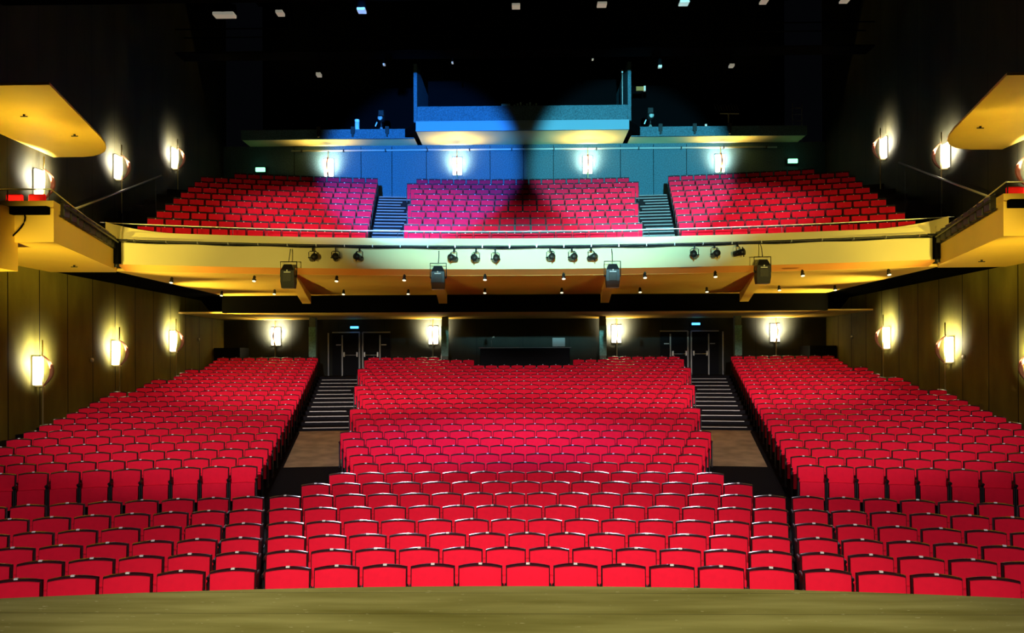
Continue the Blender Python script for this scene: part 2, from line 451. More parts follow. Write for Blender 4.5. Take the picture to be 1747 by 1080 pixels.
# ================================================================ balcony structure
YF = -14.0                    # centre of the balcony front arc
def farc(x, d, dz=0): r = d - YF; return math.sqrt(r * r - x * x) + YF
XE = 12.0
def along(d, x0=-XE, x1=XE, n=60): return [(x0 + (x1 - x0) * i / n, farc(x0 + (x1 - x0) * i / n, d)) for i in range(n + 1)]
def front(profile, m, name, x0=-XE, x1=XE, **kw):
    b = MB(); rings = []
    for i in range(61):
        x = x0 + (x1 - x0) * i / 60
        rings.append([(x, farc(x, d), z) for d, z in profile])
    b.sweep(rings, m, closed=True); 
    b.f.append(list(range(len(profile)))); b.m.append(0); b.sm.append(False)
    n = len(rings) - 1
    b.f.append([n * len(profile) + k for k in reversed(range(len(profile)))]); b.m.append(0); b.sm.append(False)
    return b.build(name, **kw)
front([(26.15, 7.10), (26.15, 6.88), (25.95, 6.88), (25.95, 7.10)], 'cream', 'trim_%d' % tn, **ST); tn += 1
front([(26.2, 6.88), (26.2, 6.70), (26.08, 6.70), (26.08, 6.88)], 'black', 'trim_%d' % tn, **ST); tn += 1
front([(26.2, 6.78), (26.2, 6.10), (25.85, 6.12), (25.85, 6.78)], 'cream', 'wall_balcony_front', **ST)
front([(26.38, 5.97), (25.85, 6.12), (26.3, 6.14)], 'stripe', 'trim_%d' % tn, **ST); tn += 1
# balcony floor terraces
mb = MB(); rows = []
z = BZ[0]
def byarc(x, r): return math.sqrt(r * r - x * x) + YC
rows.append([(x, byarc(x, 26.25 - YC), BZ[0] - .02) for x in xs])
for i in range(1, 10):
    r = BD[i] - .42 - YC
    rows.append([(x, byarc(x, r), BZ[i - 1]) for x in xs]); rows.append([(x, byarc(x, r), BZ[i]) for x in xs])
rows.append([(x, YB + .3, BZ[9]) for x in xs])
mb.sweep(rows, 'carpet'); mb.build('floor_balcony', **ST)
# soffit panel, its dark side strips, bulkhead and the low rear ceiling
a = along(26.36, -12.3, 12.3, 40)
mb = MB(); mb.prism(a + [(12.3, 33.6), (-12.3, 33.6)], 5.97, 6.05, 'soffit'); mb.build('ceiling_soffit', **ST)
for s, nm in ((-1, 'left'), (1, 'right')):
    mb = MB(); x0, x1 = sorted((s * 12.3, s * SX)); mb.box(x0, x1, 24.9, 36.2, 5.99, 6.07, 'black'); mb.build('ceiling_edge_' + nm, **ST)  # same soffit in shadow; the shade is put into the black colour
mb = MB(); mb.box(-12.3, 12.3, 33.6, 33.8, 5.27, 6.0, 'black')
for s in (-1, 1):
    x0, x1 = sorted((s * 12.3, s * SX)); mb.add([(x0, 36.2, 6.0), (x1, 36.2, 6.0), (x1, 37.9, 5.27), (x0, 37.9, 5.27)], [(0, 1, 2, 3)], 'black')
    mb.box(min(s * 12.3, s * 12.4), max(s * 12.3, s * 12.4), 33.6, 38, 5.27, 6.0, 'black')
mb.build('wall_bulkhead', **ST)
mb = MB(); mb.box(-SX, SX, 33.8, 39.0, 5.27, 5.33, 'soffit')
mb.build('ceiling_rear', **ST)
# beams under the soffit, in line with the columns
cols = [(-9.6, 37.4), (-3.55, 37.4), (3.62, 37.4), (9.72, 37.4)]
for s, (cx, cy) in enumerate(cols):
    th = math.atan2(cx, cy - YC); rr0 = 26.4 - YC; rr1 = 34.0 - YC
    p0 = Vector((math.sin(th) * rr0, math.cos(th) * rr0 + YC, 0)); p1 = Vector((math.sin(th) * rr1, math.cos(th) * rr1 + YC, 0))
    n = Vector((math.cos(th), -math.sin(th), 0)) * .17
    b = MB(); vs = []
    for p, zb in ((p0, 5.93), (p1, 5.60)):
        for q, z in ((p - n, 6.0), (p + n, 6.0), (p + n, zb), (p - n, zb)): vs.append((q.x, q.y, z))
    b.add(vs, [(0, 1, 2, 3), (7, 6, 5, 4), (0, 4, 5, 1), (1, 5, 6, 2), (2, 6, 7, 3), (3, 7, 4, 0)], 'soffit')
    b.build('trim_%d' % tn, **ST); tn += 1
    c = root('column', ['slim column by the left stalls lamp under the balcony', 'slim column right of the second rear lamp under the balcony',
             'slim column left of the third rear lamp under the balcony', 'slim column left of the far right rear lamp under the balcony'][s],
             'column', (cx, cy, ZF[30]), 0, 'columns under the balcony')
    b = MB(); b.box(-.15, .15, -.15, .15, 0, 5.27 - ZF[30], 'column', .02); b.build('shaft', c)
    b = MB(); b.box(-.16, .16, -.19, -.15, .9, 2.25, 'greenplate'); b.build('cover_plate', c)

# balcony rail
def railcurve(d, x0, x1, n=48): return [(x0 + (x1 - x0) * i / n, byarc(x0 + (x1 - x0) * i / n, d - YC)) for i in range(n + 1)]
r = root('balcony_rail', 'long curved chrome rail in front of the lowest balcony seats', 'railing', (0, 26.35, 6.57))
b = MB(); b.tube([(x, y - 26.35, .82) for x, y in railcurve(26.35, -12.6, 12.6)], .016, 'chrome', 6); b.build('handrail', r)
for k in range(25):
    x = -12 + k; y = byarc(x, 26.35 - YC)
    b = MB(); b.tube([(x, y - 26.35, 0.0), (x, y - 26.35, .81)], .009, 'blackmetal', 6); b.build('post', r)
# lighting pipe along the balcony front
r = root('lighting_pipe', 'dark lighting pipe with cables running along the balcony front', 'pipe', (0, 25.8, 6.82))
b = MB(); b.tube([(x, farc(x, 25.76) - 25.8, 0) for x, y in along(25.8)], .03, 'blackmetal', 8); b.build('pipe', r)
b = MB(); b.tube([(x, farc(x, 25.79) - 25.8, -.055 + .012 * math.sin(x * 3)) for x, y in along(25.8, n=90)], .018, 'steel', 6); b.build('cable', r)
for k in range(28):
    x = -11.5 + k * .852; y = farc(x, 25.8) - 25.8
    b = MB(); b.box(x - .012, x + .012, y - .08, y + .03, -.04, .04, 'chrome'); b.build('bracket', r)

# ---------------------------------------------------------------- wall, exits, doors
def sconce(loc, rz, label, group, zup, zdn, wallp=1150, upp=0, side=0):
    r = root('wall_sconce', label, 'lamp', loc, rz, group)    # local -Y points away from the wall, z=0 at lamp centre
    b = MB(); b.box(-.22, .22, -.085, -.02, -.42, .42, 'lampglass', .02); b.build('lamp_shade', r)
    b = MB(); b.tube([(0, -.2, zdn), (0, -.2, zup)], .022, 'brass', 8); b.build('rod', r)
    b = MB()
    out = []; inn = []
    for k in range(13):
        t = -1 + 2 * k / 12; z = .5 * t
        out.append((-.15 - .38 * (1 - t * t), z)); inn.append((-.15 - .27 * (1 - t * t), z))
    vs = []
    for sx_ in (-.03, .03):
        vs += [(sx_, y, z) for y, z in out] + [(sx_, y, z) for y, z in inn]
    fs = []
    for k in range(12):
        fs += [(k, k + 1, 14 + k, 13 + k), (26 + k, 39 + k, 40 + k, 27 + k), (k, 26 + k, 27 + k, k + 1), (13 + k, 14 + k, 40 + k, 39 + k)]
    b.add(vs, fs, 'brownfin'); b.build('curved_fin', r)
    b = MB(); b.box(-.05, .05, -.24, 0, -.46, -.42, 'brass'); b.build('bracket', r)
    M3 = Matrix.Rotation(rz, 3, 'Z'); L = Vector(loc)
    spot('wall_lamp_glow', L + M3 @ Vector((0, -.46, .14)), L + M3 @ Vector((0, 1, .35)), wallp, (1, .93, .66), 140, .7, .10)
    if upp: spot('wall_lamp_uplight', L + M3 @ Vector((0, -.45, -.3)), L + M3 @ Vector((0, -1.0, 2)), upp, (1, .72, .16), 130, .8, .05)
    if side: spot('wall_lamp_uplight', L + M3 @ Vector((0, -.5, .1)), L + M3 @ Vector((1.0 if rz > 0 else -1.0, -5.5, 3.1)), side, (1, .78, .14), 58, .8, .08)
    return r
for px, wh in ((468, 'leftmost of four'), (738, 'left of the sound desk'), (1050, 'right of the sound desk'), (1318, 'rightmost of four')):
    p = at(px, 571 - (px - 891) * .0036, 38.98)
    sconce(p, 0, 'glowing wall lamp on the rear wall under the balcony, ' + wh, 'rear stalls wall lamps', .72, -1.45, 3000, 150)
for px, wh in ((560, 'above the left seat block'), (780, 'above the left half of the centre block'), (1002, 'above the right half of the centre block'), (1226, 'above the right seat block')):
    p = at(px, 283 - (px - 891) * .003, 38.98)
    sconce(p, 0, 'glowing lamp on the blue balcony wall, ' + wh, 'upper rear wall lamps', .75, -1.0, 650, 330)
for s, nm in ((-1, 'left'), (1, 'right')):
    rz = math.pi / 2 if s < 0 else -math.pi / 2
    for dd, z, wh in ((23.8, -.17, 'nearest the stage'), (28.4, .41, 'middle one of three'), (33.1, .95, 'nearest the rear wall')):
        if s > 0: dd -= .7
        sconce((s * (SX - .005), dd, H + z), rz, 'glowing wall lamp on the %s side wall of the stalls, %s' % (nm, wh), 'stalls side wall lamps', .9, -1.9, side=2600)
    for dd, z, wh in ((23.9, 5.33, 'inside the side box'), (28.6, 6.93, 'middle one of three'), (33.3, 8.42, 'nearest the rear wall')):
        if s > 0: dd -= .7
        sconce((s * (SX - .005), dd, H + z), rz, 'glowing wall lamp high on the %s balcony side wall, %s' % (nm, wh), 'balcony side wall lamps', .8, -1.6 if dd > 25 else -.7, 2300)
    for dd, z in ((26.9, .16), (35.9, 1.1)):
        b = MB(); b.tube([(0, 0, 0), (-s * .05, 0, 0)], .07, 'white', 14)
        b.build('wall_button', loc=(s * SX, dd, H + z), label='small round white disc on the %s stalls wall, %s' % (nm, 'between the two nearest lamps' if dd < 30 else 'beyond the farthest lamp'), category='disc', group='round discs on the side walls')
# doors at the back of the two stalls aisles
for s, nm, num in ((-1, 'left', 1), (1, 'right', 3)):
    # centre of pair at x of the white double frame
    cx = (614 - 891) / F * 38.9 if s < 0 else (1174 - 891) / F * 38.9
    z0 = ZF[30]; top = H + 1.47
    for side in (-1, 1):
        r = bpy.data.objects.new('door_%d' % (num + (side > 0)), None); C.objects.link(r); r['kind'] = 'structure'
        r.location = (cx + side * .08, 38.93, z0); h = top - z0
        w2 = 1.3
        x0, x1 = (0, w2) if side > 0 else (-w2, 0)
        b = MB(); b.box(x0, x1, -.02, .04, .01, h, 'doorblack'); b.build('door_leaf', r)
        b = MB(); b.box(x0, x1, -.05, .05, h, h + .06, 'grey'); b.box(-.035, .035, -.06, .05, 0, h + .03, 'grey')
        xm = side * .82; b.box(xm - .03, xm + .03, -.055, 0, 0, h - .1, 'grey'); b.build('door_frame', r)
        b = MB(); b.tube([(side * .1, -.13, .98), (side * .74, -.13, .98)], .016, 'chrome', 6)
        for xx in (.1, .72): b.box(side * xx - .03, side * xx + .03, -.14, -.02, .9, 1.12, 'chrome')
        b.build('push_bar', r)
        b = MB(); b.box(side * 1.0 - .12, side * 1.0 + .12, -.03, -.02, 1.45, 1.49, 'white'); b.build('door_plate', r)
        if side == s:
            b = MB(); b.tube([(side * 1.48, -.05, 0), (side * 1.48, -.05, h)], .035, 'grey', 8); b.build('edge_strip', r)
    px = 602.5 if s < 0 else 1185
    p = at(px, 557.5 if s < 0 else 554, 38.8)
    r = root('exit_sign', 'small blue lit sign above the %s rear double doors' % nm, 'sign', p, 0, 'blue signs over the rear doors')
    b = MB(); b.box(-.19, .19, -.05, .05, -.05, .05, 'blueglow', .01); b.build('light_panel', r)
    b = MB(); b.box(-.21, .21, .05, .2, -.07, .07, 'blackmetal'); b.build('housing', r)
    p = at(441.5 if s < 0 else 1349.5, 286 if s < 0 else 278.5, 38.8)
    r = root('exit_sign', 'green lit exit sign above the %s balcony seat block' % nm, 'sign', p, 0, 'green exit signs over the balcony')
    b = MB(); b.box(-.22, .22, -.04, .04, -.095, .095, 'green', .01); b.build('light_panel', r)
    b = MB(); b.box(-.25, .25, .04, .2, -.12, .12, 'blackmetal'); b.build('housing', r)

# sound desk behind the centre stalls
r = root('sound_desk', 'long black sound desk behind the last centre row of the stalls', 'desk', (.08, 36.2, ZF[29]))
ht = H + .70 - ZF[29]
b = MB(); b.box(-1.95, 1.95, -.4, .4, 0, ht - .05, 'doorblack', .02); b.build('cabinet', r)
b = MB(); b.box(-2.02, 2.02, -.47, .45, ht - .05, ht, 'blackmetal', .01); b.build('desk_top', r)
b = MB(); b.tube([(-2.02, -.475, ht - .015), (2.02, -.475, ht - .015)], .012, 'grey', 6); b.build('edge_strip', r)
p = at(952, 592, 36.0)
r = root('monitor', 'pale grey monitor seen from behind on the sound desk', 'monitor', (p.x, 36.1, H + .70))
b = MB(); b.box(-.28, .28, -.03, .03, .03, .42, 'grey', .015); b.build('screen_back', r)
b = MB(); b.box(-.05, .05, -.02, .02, 0, .05, 'blackmetal'); b.box(-.14, .14, -.08, .08, 0, .012, 'blackmetal'); b.build('stand', r)
r = root('desk_lamp', 'small gooseneck desk lamp on the left end of the sound desk', 'lamp', ((837 - 891) / F * 36, 36.1, H + .70))
b = MB(); b.tube([(0, 0, 0), (0, 0, .3), (.02, -.03, .40), (.06, -.06, .46)], .012, 'chrome', 6); b.build('stem', r)
b = MB(); b.tube([(0.04, -.05, .44), (.12, -.1, .46)], [.02, .04], 'grey', 8); b.build('shade', r)
b = MB(); b.tube([(0, 0, 0), (0, 0, .03)], .07, 'blackmetal', 12); b.build('base', r)
p = at(748, 609, 36.8)
r = root('bottle', 'small white bottle standing by the column behind the last stalls row', 'bottle', (p.x, 37.75, ZF[30]))
hb = 1.0
b = MB(); b.box(-.2, .2, -.15, .15, 0, .72, 'doorblack'); b.build('low_stand', r)
b = MB(); b.tube([(0, 0, .72), (0, 0, .92), (0, 0, .96), (0, 0, 1.02)], [.035, .035, .015, .018], 'white', 10); b.build('body', r)

# ---------------------------------------------------------------- balcony rear wall and control gallery above it
mb = MB(); mb.box(-SX, SX, YB, YB + .3, 8, 13.56, 'bluewall'); mb.build('wall_balcony_rear', **ST)
seam = MB()
for px in (615, 668, 727, 836, 893, 944, 1002 + 56, 1114, 1170, 500):
    x = (px - 891) / F * YB; seam.box(x - .012, x + .012, YB - .012, YB, 8.5, 13.5, 'black')
seam.build('trim_%d' % tn, **ST); tn += 1
zg = H + 10.4
mb = MB()
# side galleries: underside, slim front
for s in (-1, 1):
    x0, x1 = sorted((s * 5.0, s * 13.0))
    mb.box(x0, x1, 37.75, 45, zg, zg + .06, 'cream')
    mb.box(x0, x1, 37.7, 37.8, zg - .02, zg + .42, 'bluewall')
mb.box(-4.75, 4.75, 36.6, 45, zg, zg + .06, 'cream')
mb.box(-4.75, 4.75, 36.55, 36.65, zg - .02, zg + .42, 'bluefascia')
mb.box(-4.75, 4.75, 36.7, 36.8, zg + .42, zg + 1.12, 'bluewall')
mb.box(-4.85, -4.7, 36.6, 41, zg + .4, zg + 3.0, 'bluewall'); mb.box(4.7, 4.85, 36.6, 41, zg + .4, zg + 3.0, 'bluewall')
for s in (-1, 1):
    x0, x1 = sorted((s * 4.75, s * 5.4))
    mb.prism([(x0, 36.6), (x1, 37.7), (x1, 37.9), (x0, 37.9)] if s > 0 else [(x1, 36.6), (x1, 37.9), (x0, 37.9), (x0, 37.7)], zg + .02, zg + .40, 'black')
mb.build('trim_%d' % tn, **ST); tn += 1
mb = MB(); mb.box(-4.7, 4.7, 41, 41.2, zg, zg + 4.5, 'black'); mb.build('wall_booth_rear', **ST)
r = root('cable_tray', 'long thin conduit running along the top of the blue balcony wall', 'conduit', (0, 38.9, H + 10.15))
b = MB(); b.tube([(-11, 0, 0), (12, 0, 0)], .04, 'grey', 8); b.build('pipe', r)
for k in range(12):
    b = MB(); b.box(-10.5 + 2 * k - .03, -10.5 + 2 * k + .03, -.06, .08, -.06, .06, 'blackmetal'); b.build('clip', r)
# ---------------------------------------------------------------- side boxes, canopies, rails
for s, nm in ((-1, 'left'), (1, 'right')):
    def P(x, y): return (s * x, y)
    def pr(b, poly, z0, z1, m):
        q = [P(*p) for p in poly]
        if s > 0: q = q[::-1]
        b.prism(q, z0, z1, m)
    # box: underside slab, parapet panels, cap (ccw polygons for the left side)
    b = MB()
    pr(b, [(12.0, 24.0), (SX, 24.6), (SX, 18.5), (10.7, 18.5)][::-1] if False else [(SX, 24.6), (SX, 18.56), (10.76, 18.56), (12.05, 24.0), (12.35, 24.7)][::1], 5.96, 6.05, 'yellow')
    b.build('floor_box_' + nm, **ST)
    b = MB(); pr(b, [(12.0, 24.0), (12.12, 24.0), (10.82, 18.62), (SX, 18.62), (SX, 18.5), (10.7, 18.5)][::-1] if False else
                 [(10.7, 18.5), (12.0, 24.0), (12.12, 23.95), (10.84, 18.62)][::-1], 5.95, 6.78, 'yellow')
    pr(b, [(11.6, 18.5), (10.7, 18.5), (10.84, 18.62), (11.6, 18.62)], 5.95, 6.72, 'yellow')
    pr(b, [(11.6, 15.5), (11.6, 18.62), (11.72, 18.62), (11.72, 15.5)][::-1], 5.37, 6.72, 'yellow')
    pr(b, [(SX, 18.62), (SX, 14.5), (11.6, 14.5), (11.6, 18.62)], 5.30, 5.37, 'yellow')
    b.build('wall_box_front_' + nm, **ST)
    b = MB(); pr(b, [(10.68, 18.46), (11.15, 20.4), (11.3, 20.4), (10.86, 18.66), (SX, 18.66), (SX, 18.46)][::-1], 6.74, 6.89, 'yellow'); b.build('trim_%d' % tn, **ST); tn += 1
    # upper canopy, rounded at the far corner
    arcp = []
    for k in range(7):
        t = k / 6; p0 = Vector((11.75, 22.6)); p1 = Vector((12.25, 24.6)); p2 = Vector((13.4, 24.75))
        q = p0 * (1 - t) ** 2 + p1 * 2 * t * (1 - t) + p2 * t * t; arcp.append((q.x, q.y))
    b = MB(); pr(b, [(SX, 24.75), (SX, 18.35), (10.7, 18.35)] + arcp, H + 6.33, H + 6.39, 'yellow'); b.build('ceiling_canopy_' + nm, **ST)
    x0, x1 = sorted((s * 13.05, s * 14.25)); b = MB(); b.box(x0, x1, 37.6, 38.9, ZF[30], H + .76, 'doorblack'); b.build('trim_%d' % tn, **ST); tn += 1
    # small fittings on undersides
    for (x, y, z) in ((12.6, 20.5, H + 6.33), (12.3, 22.3, H + 6.33), (12.8, 19.8, 5.95), (12.6, 22.8, 5.95)):
        b = MB(); b.tube([(0, 0, 0), (0, 0, -.05)], .03, 'blackmetal', 8); b.box(-.09, .09, -.012, .012, -.06, -.04, 'blackmetal')
        b.build('sprinkler', loc=(s * x, y, z), label='tiny sprinkler under the %s %s, %s' % (nm, 'yellow canopy' if z > 7 else 'side box', 'stage end' if y < 21.5 else 'far end'), category='sprinkler', group='sprinklers under the side boxes')
    # box railing
    r = root('box_railing', 'thin metal railing on top of the %s side box' % nm, 'railing', (s * 10.8, 18.56, 6.89))
    b = MB(); b.tube([(0, 0, .28), (s * 3.4, 0, .28)], .018, 'chrome', 6); b.build('handrail', r)
    b = MB(); b.tube([(s * .05, .1, .30), (s * .62, 2.7, .12), (s * 1.0, 4.6, .05)], .015, 'brass', 6); b.build('slanted_rail', r)
    for k in (0.03, 1.0, 2.0, 3.0):
        b = MB(); b.tube([(s * k, 0, 0), (s * k, 0, .28 if k < .5 or k > .5 else .6)], .013, 'blackmetal', 6); b.build('post', r)
    # lighting ladder hung along the slanted side panel, with drop unit at its end
    r = root('lighting_ladder', 'black lighting ladder along the slanted %s side box front' % nm, 'lighting bar', (s * 10.75, 18.6, 6.8))
    A = Vector((-s * .06, .2, .05)); B = Vector((s * 1.22, 5.25, -.02))
    b = MB()
    for o in ((0, 0, .10), (0, 0, -.24), (-s * .14, -.03, -.06)): b.tube([A + Vector(o), B + Vector(o)], .028, 'blackmetal', 6)
    b.build('pipes', r)
    for k in range(9):
        q = A.lerp(B, (k + .5) / 9); b = MB(); b.box(q.x - .11, q.x + .05, q.y - .13, q.y + .13, q.z - .25, q.z + .08, 'blackmetal', .015); b.build('junction_box', r)
    b = MB(); x0, x1 = sorted((0, s * 1.25)); b.box(x0, x1, -.3, -.14, -.24, -.06, 'black', .01); b.build('cross_bar', r)
    b = MB(); b.tube([(s * (.85 - .28 * math.cos(k / 9 * 2.6 - .3)), -.16, -.22 - .075 * k) for k in range(10)], .018, 'black', 6); b.build('cable', r)
    q = B + Vector((-s * .1, -.1, 0))
    b = MB(); b.box(q.x - .10, q.x + .10, q.y - .1, q.y + .1, q.z - .68, q.z + .02, 'black', .02); b.tube([(q.x, q.y, q.z - .78), (q.x, q.y, q.z - .66)], .07, 'steel', 10); b.build('hanging_unit', r)
    b = MB(); b.prism([(q.x - .35, q.y - .15), (q.x + .35, q.y - .05), (q.x + .05, q.y + .3)], q.z - .03, q.z + .03, 'blackmetal'); b.build('end_plate', r)
    # diagonal hand rail climbing along the balcony side
    p0 = at(118, 352, 24.1) if s < 0 else at(1686, 345, 23.5); p1 = at(270, 295, 30.0) if s < 0 else at(1527, 283, 29.3)
    r = root('stair_handrail', 'pale straight handrail climbing beside the %s balcony side stairs' % nm, 'handrail', p0)
    d = p1 - p0; b = MB(); b.tube([(0, 0, 0), d], .034, 'chrome', 6); b.build('rail', r)
    for t in (.08, .5, .92):
        q = d * t; zf = BZ[0] - .3 + t * 1.9
        b = MB(); b.tube([(q.x, q.y, zf - p0.z), q], .012, 'steel', 6); b.build('post', r)
    # parapet return of the balcony end
    b = MB(); rings = []
    for k in range(13):
        x = 9.6 + 2.75 * k / 12; t = k / 12
        y = farc(x, 26.0); z1 = 7.10 + .28 * t ** 3
        rings.append([(s * x, y, 6.9), (s * x, y, z1), (s * x, y + .08, z1), (s * x, y + .08, 6.9)])
    b.sweep(rings if s > 0 else rings, 'cream', closed=True); b.build('trim_%d' % tn, **ST); tn += 1
    # dark side stair floor between balcony and box
    b = MB(); x0, x1 = sorted((s * 12.0, s * SX)); b.box(x0, x1, 18.6, 27.0, 6.05, 6.12, 'carpet'); b.box(x0, x1, 19.2, 23.4, 6.12, 6.45, 'carpet'); b.build('floor_side_' + nm, **ST)
    # red seat and white bin in the box
    for px, cap in ((34, 'farther from the lamp'), (73, 'beside the lamp')):
        if s > 0: px = 1782 - px - 8
        q = at(px, 332, 21.5)
        if abs(q.x) < 11.6: q.x = s * 11.75
        r = root('box_chair', 'red chair just showing over the %s side box front, %s' % (nm, cap), 'chair', (q.x, 21.0, 6.45), 0, 'red chairs in the side boxes')
        b = MB(); b.box(-.22, .22, -.05, .05, .55, 1.12, 'red', .03); b.build('backrest', r)
        b = MB(); b.box(-.22, .22, -.45, 0, .42, .50, 'red', .02); b.build('seat', r)
        for lx in (-.19, .19):
            for ly in (-.4, .0):
                b = MB(); b.tube([(lx, ly, 0), (lx, ly, .43)], .014, 'steel', 6); b.build('leg', r)

# balcony aisle stairs
for s, nm in ((-1, 'left'), (1, 'right')):
    b = MB(); nb = MB()
    for i in range(0, 10):
        for h in (0, 1):
            if i == 0 and h == 0: continue
            d = BD[i] - .42 - h * .47; z = BZ[i] - h * .2025
            r = d - YC
            x0 = BN[min(i, 9)] * W / 2 + .1; x1 = r * math.sin(.1305) - .06
            if x1 - x0 < .3: x0 = x1 - .9
            y0 = byarc(x0, r); 
            if h: 
                q = [(s * x0, y0), (s * x1, byarc(x1, r)), (s * x1, byarc(x1, r) + .52), (s * x0, y0 + .52)]
                if s < 0: q = q[::-1]
                b.prism(q, z - .2, z, 'carpet')
            nb.add([(s * x0, y0 - .02, z - .03), (s * x1, byarc(x1, r) - .02, z - .03), (s * x1, byarc(x1, r) - .02, z + .012), (s * x0, y0 - .02, z + .012),
                    (s * x1, byarc(x1, r) + .06, z + .012), (s * x0, y0 + .06, z + .012)], [(0, 1, 2, 3) if s > 0 else (3, 2, 1, 0), (3, 2, 4, 5) if s > 0 else (5, 4, 2, 3)], 'dullnosing')
    b.build('floor_balcony_stairs_' + nm, **ST); nb.build('trim_%d' % tn, **ST); tn += 1

# ---------------------------------------------------------------- floodlights and spotlights on the balcony front
def rot_y(px): return 0
fl = [(489, 469, 'leftmost of four'), (746, 473, 'second from the left'),
      (1043, 472, 'third from the left'), (1297, 467, 'rightmost of four')]
def make_flood():
    r = root('floodlight', '', 'floodlight')
    b = MB(); w = .21
    prof = [(-.36, .19, .12), (-.16, .21, .16), (.18, .2, .16), (.36, .12, .10)]
    rings = []
    for z, hw, hd in prof:
        rings.append([(-hw, -hd, z), (hw, -hd, z), (hw, hd, z), (-hw, hd, z)])
    b.sweep([q[::-1] for q in rings], 'blackmetal', closed=True); b.add(rings[0], [(3, 2, 1, 0)], 'blackmetal'); b.add(rings[-1], [(0, 1, 2, 3)], 'blackmetal'); b.build('housing', r)
    b = MB(); b.box(-.12, .12, -.172, -.155, -.16, .08, 'grille', .005); b.build('front_panel', r)
    b = MB(); b.box(-.10, .10, -.178, -.16, .105, .13, 'white'); b.tube([(0, -.17, .17), (0, -.18, .17)], .025, 'white', 8); b.build('maker_plate', r)
    b = MB(); b.tube([(-.25, 0, 0), (-.25, 0, .45), (.25, 0, .45), (.25, 0, 0)], .016, 'blackmetal', 6)
    b.tube([(-.25, 0, 0), (-.2, 0, 0)], .03, 'blackmetal', 8); b.tube([(.2, 0, 0), (.25, 0, 0)], .03, 'blackmetal', 8); b.build('yoke', r)
    b = MB(); b.tube([(0, 0, .45), (.01, .1, .70), (0, .2, .86)], .012, 'blackmetal', 6); b.build('hanging_cable', r)
    return r
pf = make_flood()
for i, (px, py, wh) in enumerate(fl):
    o = pf if i == 0 else copy_tree(pf)
    x = (px - 891) / F * 24.9; y = farc(x, 25.45); x = (px - 891) / F * y
    o.location = (x, y, H - (py - (px - 891) * .002 - 620) * y / F + 0)
    o['label'] = 'large black floodlight on the balcony front, ' + wh; o['group'] = 'floodlights under the balcony front'
def make_spot():
    r = root('stage_spotlight', '', 'spotlight')
    b = MB(); b.tube([(0, .17, 0), (0, .15, 0), (0, 0, 0), (0, -.10, 0), (0, -.18, 0)], [.04, .085, .09, .1, .105], 'blackmetal', 14); b.build('body', r)
    b = MB(); b.tube([(0, -.183, 0), (0, -.187, 0)], .08, 'grille', 14); b.build('lens', r)
    b = MB(); b.tube([(-.125, 0, 0), (-.125, 0, .17), (-.08, 0, .21), (.08, 0, .21), (.125, 0, .17), (.125, 0, 0)], .011, 'blackmetal', 6)
    b.tube([(-.15, 0, 0), (-.08, 0, 0)], .02, 'steel', 6); b.tube([(.08, 0, 0), (.15, 0, 0)], .02, 'steel', 6); b.build('yoke', r)
    b = MB(); b.box(-.02, .02, -.02, .03, .2, .33, 'blackmetal'); b.build('clamp', r)
    b = MB(); b.box(-.012, .012, -.16, -.13, .09, .15, 'blackmetal'); b.box(-.012, .012, -.16, -.13, -.15, -.09, 'blackmetal'); b.build('shutter_tab', r)
    return r
ps = make_spot()
sp = [(531, 438, 30), (570, 438, 10), (610, 438, -20), (772, 440, -30), (810, 441, -15), (844, 442, 10), (938, 440, 15), (975, 440, 20), (1008, 440, 30),
      (1182, 437, -20), (1217, 436, 10), (1257, 434, 50)]
tr = ['leftmost trio on the balcony front', 'second trio from the left', 'third trio from the left', 'rightmost trio on the balcony front']
for i, (px, py, az) in enumerate(sp):
    o = ps if i == 0 else copy_tree(ps)
    x = (px - 891) / F * 25.2; y = farc(x, 25.62); x = (px - 891) / F * y
    o.location = (x, y, H - (py - 620) * y / F); o.rotation_euler = (math.radians(-8), 0, math.radians(az))
    o['label'] = 'small black spotlight, %s of the %s' % (['left one', 'middle one', 'right one'][i % 3], tr[i // 3]); o['group'] = 'small spotlights on the balcony front'
# little downlights under the soffit
dl = [(287, 479), (430, 477), (374, 502), (465, 500), (572, 478), (584, 501), (688, 477), (695, 501), (826, 477), (826, 500), (960, 476), (957, 500),
      (1098, 475), (1090, 500), (1217, 474), (1203, 500), (1325, 498), (1364, 473), (1419, 498), (1509, 472)]
pd = None
for i, (px, py) in enumerate(dl):
    dd = H and (5.85 - H) * F / (620 - (py - 3))
    x = (px - 891) / F * dd
    if pd is None:
        r = root('downlight', '', 'lamp'); pd = r
        b = MB(); b.tube([(0, 0, .12), (0, 0, .05), (0, -.02, -.01), (0, -.05, -.075)], [.02, .055, .06, .06], 'blackmetal', 12); b.build('can', r)
        b = MB(); b.tube([(0, -.05, -.076), (0, -.053, -.084)], .058, 'lens', 12); b.build('lens', r)
    else: r = copy_tree(pd)
    r.location = (x, dd, 5.86)
    rowname = 'front row' if py < 490 else 'rear row'
    lst = sorted(q[0] for q in dl if (q[1] < 490) == (py < 490)); k = lst.index(px) + 1
    r['label'] = 'small soffit downlight under the balcony, %s, %s from the left' % (rowname, ordw[k]); r['group'] = 'downlights under the balcony soffit'

